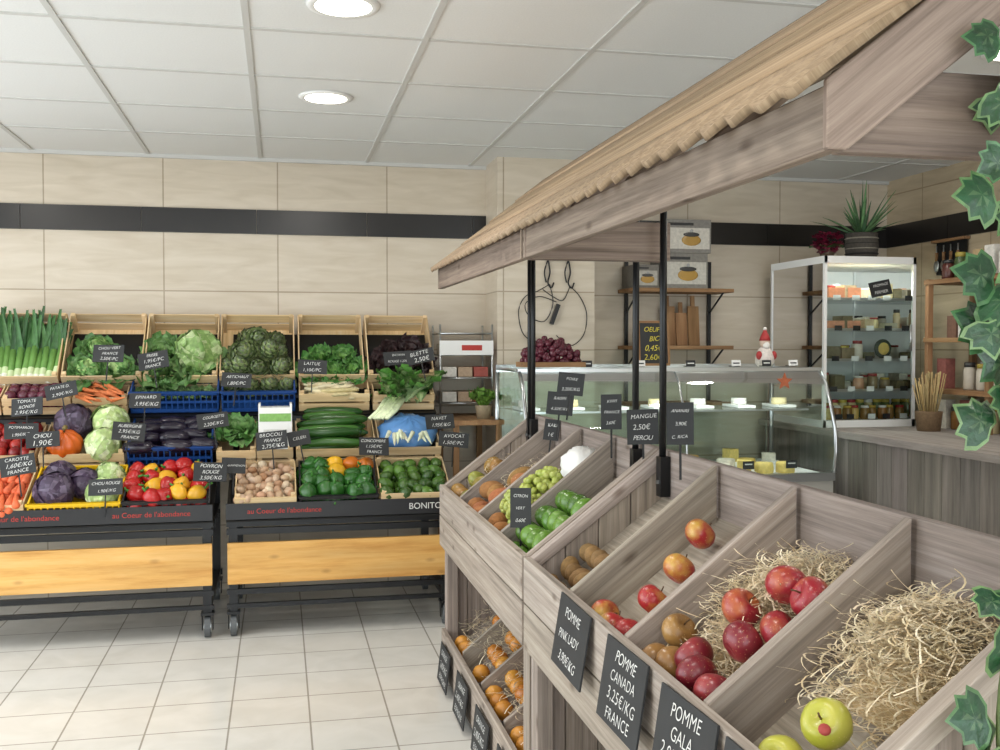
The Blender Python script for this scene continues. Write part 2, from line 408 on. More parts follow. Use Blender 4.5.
mb.b2((-2,YF-.14,.1),(3.4,YF-.08,.15),'metal_black'); mb.b2((-2,YF-.14,2.25),(3.4,YF-.08,2.3),'metal_black'); mb.obj('window_2')
mb=MB(); mb.b2((1.2,5.62,0),(1.77,YB,2.08),'wall_tile'); mb.b2((1.2,5.62,2.08),(1.77,YB,ZC),'wall_tile_up'); mb.obj('wall_pillar')
mb=MB()
x=XL
while x<1.19:
    mb.b2((x,YB-.012,2.012),(min(x+.617,1.2),YB,2.148),'stripe_black'); x+=.62
mb.obj('trim_1')
mb=MB()
for x in (1.77,2.39,3.01,3.63): mb.b2((x,YB-.012,2.012),(min(x+.617,XR),YB,2.148),'stripe_black')
y=YB-.012
while y>0: mb.b2((XR-.012,y-.617,2.012),(XR,y,2.148),'stripe_black'); y-=.62
mb.obj('trim_2')
mb=MB()
k=-4
while -.1+.6*k<XR:
    xx=-.1+.6*k
    if xx>XL: mb.b2((xx-.011,YF,ZC-.005),(xx+.011,YB,ZC),'grid_bar')
    k+=1
yy=5.33
while yy>YF: mb.b2((XL,yy-.011,ZC-.004),(XR,yy+.011,ZC),'grid_bar'); yy-=.6
mb.b2((XL,YB-.02,ZC-.02),(XR,YB,ZC),'grid_bar')
mb.obj('ceiling_grid')
for x in (.2,2.6,-1.6):
    for y in (4.43,3.23,1.43,-.37,-1.57):
        mb=MB()
        mb.lathe((x,y,ZC-.010),[(.088,.002),(.095,.0),(.110,.001),(.116,.009)],'white_paint',(.8,.8,.8),seg=40)
        mb.lathe((x,y,ZC-.009),[(.001,0),(.088,0),(.089,.003)],'lamp_glow',seg=40)
        o=mb.obj('ceiling_downlight')
        l=bpy.data.lights.new('lamp','AREA'); l.shape='DISK'; l.size=.17; l.energy=6.5; l.color=(1,.95,.88)
        lo=bpy.data.objects.new('lamp',l); COL.objects.link(lo); lo.parent=o; lo.location=(x,y,ZC-.02)

# ------------------------------------------------------------ produce rack
def rack(x0,x1):
    mb=MB(); K='metal_black'
    for x in (x0+.03,x1-.03):
        for y,z in ((4.99,.57),(5.72,1.1)):
            mb.b2((x-.02,y-.02,.12),(x+.02,y+.02,z),K)
            mb.path([(x-.014,y,.05),(x+.014,y,.05)],.05,'wheel_rubber',seg=20,smooth=False)
            mb.path([(x-.017,y,.05),(x+.017,y,.05)],.028,'steel',seg=12,smooth=False)
            for sx in (-1,1): mb.prism([(y-.012,.035),(y+.012,.035),(y+.028,.11),(y-.028,.11)],'x',x+sx*.024-.002,x+sx*.024+.002,K)
            mb.b2((x-.03,y-.03,.108),(x+.03,y+.03,.12),K)
        mb.b2((x-.02,5.0,.14),(x+.02,5.7,.17),K); mb.b2((x-.02,5.0,.5),(x+.02,5.7,.53),K)
        mb.path([(x,4.97,.56),(x,5.74,1.12)],.015,K,seg=4,smooth=False)
    for z,t in ((.2,.025),(.135,.02),(.485,.03)):
        mb.b2((x0,4.965,z),(x1,4.99,z+t),K)
    mb.b2((x0,5.7,.14),(x1,5.73,.17),K)
    mb.b2((x0+.005,4.94,.255),(x1-.005,4.964,.45),'wood_pine',gj(.05))
    for y in (5.1,5.25,5.4,5.55): mb.b2((x0,y,.5),(x1,y+.02,.52),K)
    mb.b2((x0,4.915,.565),(x1,4.93,.64),'plastic_black')
    for (Y0,z0,ti,d) in ((4.93,.555,25,.36),(5.26,.745,25,.34),(5.48,1.015,25,.22),(5.62,1.12,50,.42)):
        t=math.radians(ti); rm=Matrix.Rotation(t,3,'X')
        c=Vector(((x0+x1)/2,Y0,z0))+rm@Vector((0,d/2,0))
        mb.box(c,(x1-x0,d,.008),K,rot=rm)
        mb.b2((x0,Y0+.03,z0-.03),(x1,Y0+.05,z0),K)
    return mb.obj('produce_display_rack')
rack(-1.80,-.31); rack(-.25,.83)
def txt(name,body,loc,rot,size,mat,parent=None):
    cu=bpy.data.curves.new(name,'FONT'); cu.body=body; cu.size=size; cu.align_x='CENTER'; cu.align_y='CENTER'; cu.materials.append(MATS[mat])
    t=bpy.data.objects.new(name,cu); COL.objects.link(t); t.location=loc; t.rotation_euler=rot
    if parent: t.parent=parent
    return t
racks=[o for o in bpy.data.objects if o.name.startswith('produce_display_rack')]
txt('tray_lettering','au Coeur de l\'abondance',(-.58,4.912,.602),(math.pi/2,0,0),.034,'red_ink',racks[0])
txt('tray_lettering','au Coeur de l\'abondance',(-1.15,4.912,.602),(math.pi/2,0,0),.034,'red_ink',racks[0])
txt('tray_lettering','au Coeur de l\'abondance',(.02,4.912,.602),(math.pi/2,0,0),.034,'red_ink',racks[1])
txt('tray_lettering','BONITO',(.69,4.912,.602),(math.pi/2,0,0),.042,'chalk',racks[1])

ROW={1:(4.95,.575,25,.33,.10),2:(5.28,.765,25,.32,.10),3:(5.5,1.035,25,.2,.09),4:(5.64,1.14,50,.43,.13)}
def FM(row,x):
    Y0,z0,ti,d,h=ROW[row]
    return Matrix.Translation((x,Y0,z0))@Matrix.Rotation(math.radians(ti),4,'X')
def crate(row,x0,x1,style,h=None):
    Y0,z0,ti,d,hh=ROW[row]; h=h or hh; w=x1-x0
    mb=MB(); mb.M=FM(row,x0); nm='wooden_produce_crate'
    if style=='wood':
        W='wood_crate'; t=.006
        mb.b2((0,0,0),(w,d,.005),W,gj())
        for y in (0,d-t):
            mb.b2((0,y,.004),(w,y+t,h*.42),W,gj()); mb.b2((0,y,h*.55),(w,y+t,h),W,gj())
        for x in (0,w-t):
            mb.b2((x,t,.004),(x+t,d-t,h*.42),W,gj()); mb.b2((x,t,h*.55),(x+t,d-t,h),W,gj())
        for x in (t,w-t-.02):
            for y in (t,d-t-.02): mb.b2((x,y,.005),(x+.02,y+.02,h+.012),W,gj())
    elif style in('blue','yellow','black'):
        W='plastic_'+style; nm=style+'_plastic_crate'; t=.008
        mb.b2((0,0,0),(w,d,.005),W)
        for y in (0,d-t):
            for z0_,z1_ in ((0,.02),(h*.45,h*.55),(h-.02,h)): mb.b2((0,y,z0_),(w,y+t,z1_),W)
            n=int(w/.028)
            for i in range(n+1):
                x=i*(w-.006)/n; mb.b2((x,y+.001,.01),(x+.006,y+t-.001,h-.01),W)
        for x in (0,w-t):
            mb.b2((x,0,0),(x+t,d,.02),W); mb.b2((x,0,h-.02),(x+t,d,h),W)
            for i in range(10): y=i*(d-.008)/9; mb.b2((x+.001,y,.01),(x+t-.001,y+.008,h-.01),W)
        mb.b2((-.006,-.006,h-.008),(w+.006,.01,h),W)
    return mb.obj(nm)
def pile(row,x0,x1,name,fn,nx,ny,layers=1,h0=.045,dh=.05,j=.25,d=None,bev=0):
    Y0,z0,ti,dd,hh=ROW[row]; d=d or dd; w=x1-x0
    mb=MB(); mb.M=FM(row,x0)
    for L in range(layers):
        for i in range(nx):
            for k in range(ny):
                m=.012; sx=(w-2*m)/nx; sy=(d-2*m)/ny
                x=m+sx*(i+.5)+U(-j,j)*sx*.5; y=m+sy*(k+.5)+U(-j,j)*sy*.5
                fn(mb,(x,y,h0+dh*L+U(0,.008)))
    return mb.obj(name)
crate(1,-1.78,-1.58,'wood'); pile(1,-1.78,-1.58,'onion_pile',lambda m,p:ball(m,p,.035,C('b9763a')),3,5,1)
crate(1,-1.56,-1.13,'wood')
def crt(m,p):
    a=U(-.3,.3); carrot(m,(p[0],p[1]-.07,p[2]+.02),(p[0]+.1*a,p[1]+.08,p[2]+.01),.018,C('d9683e'))
pile(1,-1.56,-1.13,'carrot_pile',crt,13,3,3,.03,.022)
crate(1,-1.115,-.72,'yellow')
mb=MB(); mb.M=FM(1,-1.115)
for x,y,r,c1 in ((.10,.10,.085,0),(.10,.25,.07,0),(.22,.18,.07,0),(.31,.09,.07,1),(.32,.23,.07,1)):
    cabbage(mb,(x,y,.02+r),r,C('3a2a42') if c1==0 else C('a4bd78'),C('6c5f74') if c1==0 else C('dfe8bd'))
mb.obj('cabbage_pile')
crate(1,-.71,-.33,'black')
pile(1,-.71,-.33,'bell_pepper_pile',lambda m,p:pepper(m,p,.040,C('a81c1c') if R()<.62 else C('d8a024')),5,4,2,.05,.045,.5)
crate(1,-.21,.075,'wood')
def gar(m,p): m.ell(p,.025,'vc',jit(mixc(C('dccab0'),C('a87c58'),R()),.12),rot=rrot(),seg=9,rings=6,sc=(1,1,.7))
pile(1,-.21,.075,'mushroom_pile',gar,6,7,3,.04,.022,.9)
crate(1,.09,.46,'black')
def pp(m,p):
    pepper(m,p,.040,C('d8a420') if (.14<p[0]<.25 and p[1]>.14) else (C('cc7020') if p[0]>.22 and p[1]>.2 else C('285a20')))
pile(1,.09,.46,'bell_pepper_pile',pp,5,4,2,.05,.045,.5)
crate(1,.475,.82,'wood')
pile(1,.475,.82,'avocado_pile',lambda m,p:ball(m,p,.031,mixc(C('2a461c'),C('557a2c'),R()),sc=(1,1,1.35)),5,5,2,.04,.04,.5)
crate(2,-1.78,-1.15,'wood')
pile(2,-1.78,-1.15,'tomato_pile',lambda m,p:ball(m,p,.033,mixc(C('a82a22'),C('7a1f24'),R()),sc=(1,1,.85)),10,5,2,.04,.05)
crate(2,-1.135,-.745,'wood')
mb=MB(); mb.M=FM(2,-1.135)
mb.ell((.11,.075,.115),.085,'vc_gloss',C('d0601e'),sc=(1,1,.85),seg=40,rings=12,fn=lambda t,p:1-.09*abs(math.cos(5*p))**3)
mb.path([(.11,.075,.17),(.115,.07,.205),(.125,.06,.22)],[.014,.01,.012],'vc',C('7a6a3a'),seg=6)
mb.obj('pumpkin')
mb=MB(); mb.M=FM(2,-1.135)
cabbage(mb,(.13,.24,.14),.09,C('35263a'),C('655a70'))
cabbage(mb,(.30,.22,.15),.088,C('aec47e'),C('e6edc8'))
cabbage(mb,(.285,.07,.11),.082,C('b3c986'),C('e6edc8'))
mb.obj('cabbage_pile')
crate(2,-.73,-.33,'blue',.13)
def egg(m,p): cuke(m,(p[0]-.07,p[1],p[2]),(p[0]+.08,p[1]+U(-.03,.03),p[2]+.01),.034,C('201828'))
pile(2,-.73,-.33,'aubergine_pile',egg,3,4,2,.06,.05,.5)
crate(2,-.31,-.12,'wood')
mb=MB(); mb.M=FM(2,-.31); lettuce(mb,(.10,.17,.06),.13,C('457c32'),C('a8c088'),26); mb.obj('lettuce_head')
mb=MB(); mb.b2((-.105,5.25,.86),(.06,5.4,1.07),'white_paint'); mb.b2((-.1,5.248,1.0),(.055,5.25,1.04),'vc',C('7fae5c')); mb.b2((-.08,5.248,.9),(.035,5.25,.96),'vc',C('c9c9c4'))
for x in (-.105,.05):
    mb.b2((x,5.25,1.07),(x+.01,5.4,1.09),'white_paint')
mb.obj('cardboard_produce_box')
crate(2,-.115,.065,'wood')
crate(2,.08,.485,'wood')
mb=MB(); mb.M=FM(2,.08)
for L in range(4):
    for i in range(6):
        z=.035+L*.042; y=.03+i*.048+.02*(L%2)
        x=U(.0,.07); cuke(mb,(x,y+U(-.01,.01),z),(x+U(.27,.32),y+U(-.03,.03),z+U(-.005,.02)),U(.022,.027),mixc(C('1c4018'),C('3f6e2a'),R()))
mb.obj('cucumber_pile')
crate(2,.5,.82,'wood')
mb=MB(); mb.M=FM(2,.5)
mb.ell((.16,.15,.10),.15,'film_blue',sc=(1,.9,.6),seg=30,rings=16,fn=lambda t,p:1+.06*math.sin(9*p+5*t)+.05*math.sin(17*p-8*t))
mb.obj('blue_plastic_bag')
mb=MB(); mb.M=FM(2,.5)
for k in range(10):
    x=U(.05,.25); carrot(mb,(x,.02,.17+U(0,.02)),(x+U(-.04,.04),-.04+U(-.02,.0),.16+U(-.02,.02)),.012,C('d8dcc0'))
mb.obj('turnip_bunch')
crate(3,-1.78,-1.36,'wood'); pile(3,-1.78,-1.36,'radish_pile',lambda m,p:ball(m,p,.02,C('a02a4a')),12,5,2,.03,.03)
crate(3,-1.35,-1.03,'wood'); pile(3,-1.35,-1.03,'beetroot_pile',lambda m,p:ball(m,p,.03,C('5a2434')),6,3,2,.04,.04)
crate(3,-1.02,-.76,'wood')
mb=MB(); mb.M=FM(3,-1.02)
for k in range(26):
    x=U(.02,.2); y=U(.0,.16); carrot(mb,(x-.02,y,.06+U(0,.06)),(x+.07,y-.05+U(-.03,.03),.07+U(0,.05)),.012,C('cf7440'))
mb.obj('carrot_pile')
crate(3,-.745,-.31,'blue',.12)
mb=MB(); mb.M=FM(3,-.745)
for k in range(6): lettuce(mb,(.05+.065*k,.1,.03),.07,C('4c7038'),C('a9c68a'),9)
mb.obj('spinach_pile')
crate(3,-.295,.08,'blue',.12)
crate(3,.1,.47,'wood',.1)
mb=MB(); mb.M=FM(3,.1)
for k in range(44):
    y=U(.02,.18); x=U(.01,.1); cuke(mb,(x,y,.04+U(0,.07)),(x+.22,y+U(-.05,.05),.05+U(0,.06)),.012,mixc(C('efe6c4'),C('c8b884'),R()),'vc')
mb.obj('parsnip_pile')
crate(3,.49,.82,'wood')
mb=MB()
for k in range(34):
    az=U(3.6,5.9); leaf(mb,(.66+U(-.08,.08),5.46+U(-.05,.03),1.10+U(-.03,.05)),az+math.pi*(R()<.35),U(.14,.24),.09,U(.3,1.2),U(-.3,.6),jit(C('4f8236'),.2),C('cfe0a8'),.2)
for k in range(10):
    x=.6+U(-.05,.08); mb.path([(x,5.42,1.1),(x-.05,5.36,1.04),(x-.1,5.33,1.0)],[.014,.012,.01],'vc',C('dfe8c0'),seg=6)
mb.obj('chard_bunch')
R4=[(-1.52,-1.105),(-1.09,-.70),(-.69,-.32),(-.31,.08),(.10,.45),(.47,.83)]
for a,b_ in R4: crate(4,a,b_,'wood')
mb=MB(); mb.M=FM(4,-1.52)
for k in range(26):
    x=.03+.36*(k%13)/12; z=.03+.045*(k//13); y0=U(.0,.03); fx=(x-.2)*.35+U(-.03,.03)
    a=Vector((x,y0,z)); d=Vector((fx,1,U(.0,.14))).normalized()
    mb.path([a,a+d*.03,a+d*.07,a+d*.2],[.016,.018,.017,.018],'vc_gloss',[C('e6e8d8'),C('c8d8a8'),C('6f9a50')],seg=9)
    for q in range(6):
        e=a+d*.16; fx2=U(-.35,.35); ln=U(.15,.27); w=.02
        V=[];F=[];d2=(d+Vector((fx2*.5,0,U(.0,.35)))).normalized(); p=e
        for i in range(6):
            sd=Vector((1,0,U(-.5,.5))).normalized()*w*(1-.14*i)
            V+=[p-sd,p+Vector((0,0,-.006)),p+sd]; p=p+d2*ln/5; d2=(d2+Vector((fx2*.12,0,U(-.02,.14)))).normalized()
            if i: F+=[(3*i-3,3*i-2,3*i+1,3*i),(3*i-2,3*i-1,3*i+2,3*i+1)]
        mb.add(V,F,'vc_leaf',jit(mixc(C('254c26'),C('47783a'),R()),.15),True)
mb.obj('leek_bunch')
mb=MB(); mb.M=FM(4,-1.09)
for x,y in ((.11,.07),(.27,.07),(.15,.20)): lettuce(mb,(x,y,.04),.12,C('3c6c30'),C('94b070'),16,.14)
for x,y in ((.12,.07),(.27,.08),(.16,.21)): cabbage(mb,(x,y,.08),.064,C('5c8a44'),C('a4c078'),2.2)
mb.obj('savoy_cabbage_pile')
mb=MB(); mb.M=FM(4,-.69)
for x,y in ((.08,.06),(.09,.18),(.17,.05)): lettuce(mb,(x,y,.05),.12,C('4f7c3c'),C('a4c080'),22,.3)
cabbage(mb,(.265,.17,.11),.10,C('86a860'),C('c8d8a4'),2.8)
lettuce(mb,(.265,.17,.03),.15,C('6a9450'),C('b8d090'),14,.16)
mb.obj('curly_lettuce_pile')
mb=MB(); mb.M=FM(4,-.31)
for x,y,z in ((.05,0,.05),(.15,-.01,.05),(.25,0,.05),(.345,0,.05),(.05,.10,.06),(.15,.10,.05),(.25,.10,.05),(.345,.10,.06),(.10,.05,.14),(.20,.05,.14),(.295,.05,.14),(.1,.19,.07),(.2,.20,.07),(.3,.20,.07),(.1,.14,.14),(.2,.15,.15),(.3,.14,.14),(.15,.1,.22),(.25,.1,.22),(.2,.26,.09),(.15,.3,.06),(.28,.29,.06),(.2,.19,.21)):
    artichoke(mb,(x+U(-.008,.008),y,z),.057*U(.9,1.05))
mb.obj('artichoke_pile')
mb=MB(); mb.M=FM(4,.10)
for x,y in ((.07,.05),(.18,.05),(.29,.06),(.12,.15),(.24,.15)): lettuce(mb,(x,y,.05),.095,C('35702a'),C('94c068'),20,.25)
mb.obj('green_lettuce_pile')
mb=MB(); mb.M=FM(4,.47)
for x,y in ((.08,.09),(.2,.08),(.28,.11),(.14,.18),(.24,.19)): lettuce(mb,(x,y,.05),.10,C('2c1a1e'),C('48302a'),22,.3)
mb.obj('red_lettuce_pile')
SG=[(-1.21,5.36,1.04,'TOMATE\nRONDE\n2,95€/KG'),(-1.05,5.38,1.125,'PATATE D.\n2,90€/KG'),(-.84,5.40,1.30,'CHOU VERT\nFRANCE\n2,50€/PC'),(-.62,5.42,1.265,'FRISEE\n1,95€/PC\nFRANCE'),
(-.22,5.38,1.17,'ARTICHAUT\n1,80€/PC'),(.167,5.42,1.235,'LAITUE\n1,10€/PC'),(.62,5.42,1.28,'BATAVIA\nROUGE 1,20€'),(-.65,5.27,1.075,'EPINARD\n3,95€/KG'),
(-1.15,4.93,.80,'CAROTTE\n1,60€/KG\nFRANCE'),(-.715,5.16,.925,'AUBERGINE\n2,95€/KG\nFRANCE'),(-.78,4.91,.70,'CHOU ROUGE\n1,90€/KG'),(-.32,4.91,.75,'POIVRON\nROUGE\n3,50€/KG'),
(-.32,5.23,.975,'COURGETTE\n2,20€/KG'),(-.215,4.95,.78,'CHAMPIGNON'),(-.036,5.10,.875,'BROCOLI\nFRANCE\n2,75€/KG'),(.10,5.17,.885,'CELERI'),(.46,5.1,.835,'CONCOMBRE\n1,15€/PC\nFRANCE'),
(.80,5.12,.96,'NAVET\n1,95€/KG'),(.84,4.98,.88,'AVOCAT\n1,50€/PC'),(-1.2,5.2,.94,'POTIMARRON\n1,95€/KG'),(.74,5.40,1.29,'BLETTE\n2,50€'),(-1.1,5.18,.90,'CHOU\n1,90€')]
for i,(x,y,z,t) in enumerate(SG):
    big=t.count('\n')
    sign((x,y,z),.15 if big else .11,.09 if big==2 else .075,t,yaw=U(-.15,.15),tilt=-.3,roll=U(-.22,.12),pin=.1)
mb=MB(); mb.b2((.88,5.3,.96),(1.17,5.9,.985),'wood_brown')
for x in (.9,1.13):
    for y in (5.32,5.86): mb.b2((x,y,0),(x+.03,y+.03,.96),'wood_brown')
mb.b2((.9,5.35,.45),(1.15,5.88,.47),'wood_brown')
mb.obj('wooden_side_table')
mb=MB(); x0,x1,y0,y1=.875,1.17,5.62,5.9
for x in (x0,x1):
    for y in (y0,y1): mb.path([(x,y,.985),(x,y,1.50)],.006,'steel',seg=6)
for z in (1.06,1.2,1.33,1.45):
    for y in (y0,y1): mb.path([(x0,y,z),(x1,y,z)],.005,'steel',seg=6)
    for x in (x0,x1): mb.path([(x,y0,z),(x,y1,z)],.005,'steel',seg=6)
    for k in range(9): y=y0+(y1-y0)*k/8; mb.path([(x0,y,z),(x1,y,z)],.0025,'steel',seg=5)
    if z<1.4:
        for k in range(3): mb.box((.93+.09*k,5.74,z+.035),(.08,.2,.055),'vc',[C('c8c4bc'),C('a89078'),C('9a4a40')][k])
mb.b2((x0-.005,y0-.01,1.33),(x1+.005,y0-.006,1.41),'white_paint',(.8,.8,.8)); mb.b2((x0+.12,y0-.012,1.355),(x1-.06,y0-.0105,1.385),'red_ink')
mb.obj('wire_shelf_rack')
mb=MB(); mb.lathe((1.08,5.42,.985),[(.035,0),(.045,.07),(.047,.075),(.04,.072)],'vc',C('9a8a70'))
lettuce(mb,(1.08,5.42,1.05),.10,C('5f8a34'),C('8aa850'),22,.3,.2); mb.obj('potted_herb')

# ------------------------------------------------------------ market stand
before=set(bpy.data.objects)
XF,XB=.654,1.03
def rim(x): return .80+.29*(x-XF)/(XB-XF)
sl=.29/(XB-XF)
def stand(y0,y1,nd):
    W='wood_gray'; mb=MB(); t=.022
    def rim2(x): return .20+.27*(x-XF)/(XB-XF)
    for y in (y0,y1-t):
        n=4; ws=(XB-XF)/n
        for i in range(n):
            xa=XF+ws*i; xb=xa+ws-.003
            mb.prism([(xa,.02),(xb,.02),(xb,rim(xb)-.03),(xa,rim(xa)-.03)],'y',y,y+t,W,gj(),grain=(0,0,1))
        mb.prism([(XF-.012,rim(XF)-.045),(XB,rim(XB)-.045),(XB,rim(XB)),(XF-.012,rim(XF)-.008)],'y',y-.006,y+t+.006,W,gj(),grain=(1,0,sl))
    for i in range(1,nd):
        y=y0+(y1-y0)*i/nd
        mb.prism([(XF,.66),(XB-.01,.86),(XB-.01,rim(XB)),(XF,rim(XF))],'y',y-.011,y+.011,W,gj(),grain=(1,0,sl))
        mb.prism([(XF+.01,.08),(XB-.03,.3),(XB-.03,rim2(XB)),(XF+.01,rim2(XF))],'y',y-.009,y+.009,W,gj(),grain=(1,0,sl))
    mb.b2((XF-.022,y0,.676),(XF,y1,.80),W,gj()); mb.b2((XF-.022,y0,.548),(XF,y1,.672),W,gj())
    mb.b2((XF-.018,y0+.02,.03),(XF,y1-.02,.20),W,gj())
    for k in range(6):
        z=.08+.17*k; z1=min(z+.166,1.09); mb.b2((XB,y0,z),(XB+.02,y1,z1),W,gj())
    mb.prism([(XF,.655),(XB,.945),(XB,.96),(XF,.67)],'y',y0+t,y1-t,W,gj(),grain=(0,1,0))
    mb.prism([(XF,.08),(XB,.345),(XB,.36),(XF,.095)],'y',y0+t,y1-t,W,gj(),grain=(0,1,0))
    for y in (y0+t,y1-t-.045):
        mb.b2((XF+.0,y,0),(XF+.045,y+.045,.66),W,gj()); mb.b2((XB-.045,y,0),(XB,y+.045,.8),W,gj())
    return mb.obj('wooden_market_stand',bevel=.002)
S1=stand(2.735,4.215,4); S2=stand(1.145,2.71,4)
def canopy(y0,y1,ps,far=False,name='stand_canopy'):
    W='wood_canopy'; mb=MB()
    mb.b2((.635,y0,1.62),(.658,y1,1.70),W,gj())
    mb.b2((.66,y0+.03,1.655),(.69,y1-.03,1.69),W,gj())
    sl=.81
    for y in (y0,y1-.028):
        if y==y0 or not far: mb.b2((.659,y,1.62),(1.055,y+.028,1.725),W,gj())
        mb.prism([(.632,1.62),(.66,1.62),(1.06,1.93),(1.06,2.035),(.632,1.705)],'y',y-.012,y-.0005,W,gj(),grain=(1,0,sl))
    mb.b2((1.06,y0,1.93),(1.085,y1,2.03),W,gj())
    for k in range(3):
        yy=y0+(y1-y0)*(k+1)/4; mb.prism([(.66,1.68),(1.06,1.985),(1.06,2.02),(.66,1.715)],'y',yy-.015,yy+.015,W,gj(),grain=(1,0,sl))
    o=mb.obj(name,bevel=.002)
    rf=MB()
    th=math.atan(.81); nx_,nz_=-math.sin(th),math.cos(th)
    # four long boards, lapped, the lowest with a scalloped edge
    xs=[.606,.74,.86,.975,1.087]
    ny=int((y1-y0)/.008)
    for bi in range(4):
        xa,xb=xs[bi],xs[bi+1]+.012; lift=.002+.0
        col=gj(.1)
        def fn(u,v,xa=xa,xb=xb,bi=bi):
            y=y0-.02+(y1-y0+.025)*u
            q=0
            if bi==0: q=(.0055*math.sin(y*2*math.pi/.085)+.002*math.sin(y*61))*(1-v)
            x=xa+q+(xb-xa)*v; z=1.694+.81*(x-.605)
            a=.004+.005*(1-v)+(.0028*math.sin(y*2*math.pi/.085)*(1-v) if bi==0 else 0)
            return (x+nx_*a,y,z+nz_*a)
        rf.grid(fn,ny,4,'wood_roof',col=col,grain=Vector((0,1,0)))
    r=rf.obj('roof_boards',parent=o); md=r.modifiers.new('s','SOLIDIFY'); md.thickness=.012; md.offset=1
    pm=MB()
    for p in ps:
        pm.path([(1.012,p,.98),(1.012,p,1.99)],.010,'metal_black',seg=12)
        pm.b2((1.0,p-.016,.965),(1.029,p+.016,1.075),'metal_black'); pm.b2((.994,p-.005,1.0),(1.0,p+.005,1.01),'steel')
    pm.obj('support_posts',parent=o)
    return o
canopy(2.755,4.27,(2.87,4.12,4.18),True); canopy(1.147,2.735,(2.65,))
def bz(x): return .67+.29*(x-XF)/(XB-XF)
def strawfill(name,ya,yb,xa,xb,n,h=.05,cap=.035,cush=True):
    mb=MB()
    cx,cy=(xa+xb)/2,(ya+yb)/2
    if cush:
        def fn(u,v):
            x=cx+(xb-xa)*.62*(u-.5); y=cy+(yb-ya)*.62*(v-.5)
            e=math.sin(math.pi*u)**.7*math.sin(math.pi*v)**.7
            return (x,y,bz(x)+.001+h*e*.9+.006*math.sin(60*x+50*y)*e)
        mb.grid(fn,16,16,'vc_rough',C('b89e74'))
    def pf():
        x=random.gauss(cx,(xb-xa)*.23); y=random.gauss(cy,(yb-ya)*.23); x=min(max(x,xa+.02),xb-.03); y=min(max(y,ya+.025),yb-.025)
        g=math.exp(-((x-cx)/(xb-xa)*2.2)**2-((y-cy)/(yb-ya)*2.2)**2)
        return (x,y,bz(x)+h*.75*g+.01+U(-.01,cap)*g*2)
    straw(mb,pf,n)
    mb.obj(name)
strawfill('straw_bedding',1.56,1.915,.73,1.02,2000,.055,.035)
strawfill('straw_bedding',1.19,1.525,.80,1.02,1900,.055,.035)
strawfill('straw_bedding',3.5,3.83,.70,1.01,300,.03,.03,False)
strawfill('straw_bedding',3.87,4.18,.70,1.01,300,.03,.03,False)
strawfill('straw_bedding',3.13,3.46,.86,1.01,160,.03,.02,False)
mb=MB()
for x,y,h in ((.70,2.04,.04),(.775,2.09,.04),(.85,2.13,.04),(.93,2.20,.04),(.695,2.12,.04),(.70,2.20,.04)):
    apple(mb,(x,y,bz(x)+h+.022),.037,'apple_bi')
mb.obj('apple_pile')
mb=MB()
for x,y,h in ((.70,1.68,.09),(.70,1.60,.085),(.765,1.63,.11),(.80,1.71,.12),(.865,1.665,.12),(.72,1.74,.09),(.87,1.59,.11),(.69,1.575,.06),(.82,1.60,.09)):
    apple(mb,(x,y,bz(x)+h),.038,'apple_dark' if x<.78 else 'apple_red')
mb.obj('apple_pile')
mb=MB()
for x,y,h in ((.69,1.86,.07),(.745,1.87,.08),(.70,1.79,.075)):
    apple(mb,(x,y,bz(x)+h),.036,'apple_russet')
mb.obj('apple_pile')
mb=MB()
for x,y,h in ((.74,1.31,.105),(.695,1.36,.07),(.68,1.26,.07),(.68,1.19,.05)):
    apple(mb,(x,y,bz(x)+h),.037,'apple_green',rot=Euler((.5,-.9,0)).to_matrix())
mb.ell((.718,1.277,bz(.73)+.118),.009,'vc',C('a8403a'),sc=(1,1,.5),rot=(.8,-.4,0))
mb.obj('apple_pile')
mb=MB()
for i in range(3):
    for k in range(6):
        x=.69+.055*i; y=2.40+.048*k
        ball(mb,(x,y,bz(x)+.03+U(0,.01)),.027,C('85663e'),sc=(1,1,1.25),mat='vc_rough')
mb.obj('kiwi_pile')
mb=MB()
for L in range(2):
    for i in range(4-L):
        for k in range(5-L):
            x=.69+.06*i+.03*L; y=2.79+.063*k+.03*L
            ball(mb,(x,y,bz(x)+.04+.05*L),.036,mixc(C('3a6420'),C('628634'),R()),sc=(1,1,1.2),seg=14,rings=10)
mb.obj('lime_pile')
mb=MB(); grapes(mb,(.76,3.2,bz(.76)+.05),.07,.06,.09,110,.014,C('a9b058')); grapes(mb,(.86,3.3,bz(.86)+.05),.09,.08,.09,140,.014,C('a4ae54')); grapes(mb,(.78,3.38,bz(.78)+.05),.07,.06,.07,90,.014,C('a8b05c')); mb.obj('grape_pile')
mb=MB(); mb.ell((.955,3.22,bz(.955)+.08),.07,'white_paint',sc=(1,1.2,.9),seg=24,rings=14,fn=lambda t,p:1+.08*math.sin(7*p+6*t)+.05*math.sin(13*p-4*t)); mb.obj('white_paper_bag')
mb=MB()
for x,y in ((.70,3.55),(.70,3.64),(.70,3.74),(.77,3.6),(.77,3.7),(.77,3.79),(.84,3.56),(.85,3.66)):
    ball(mb,(x,y,bz(x)+.07),.045,mixc(C('9c5c3a'),C('90783c'),R()*.8),sc=(.85,.85,1.3),mat='vc_rough',seg=12,rings=10)
for x,y in ((.70,3.15),(.69,3.26),(.70,3.37)): ball(mb,(x,y,bz(x)+.07),.04,C('9c683c'),sc=(.9,.9,1.2),mat='vc_rough')
mb.obj('sweet_potato_pile')
mb=MB()
for x,y in ((.70,3.92),(.70,4.02),(.70,4.13),(.77,3.97),(.77,4.08),(.84,4.0),(.84,4.12)):
    ball(mb,(x,y,bz(x)+.07),.04,mixc(C('9c683c'),C('88883c'),R()),sc=(.9,.9,1.15),seg=12,rings=10)
mb.obj('pear_pile')
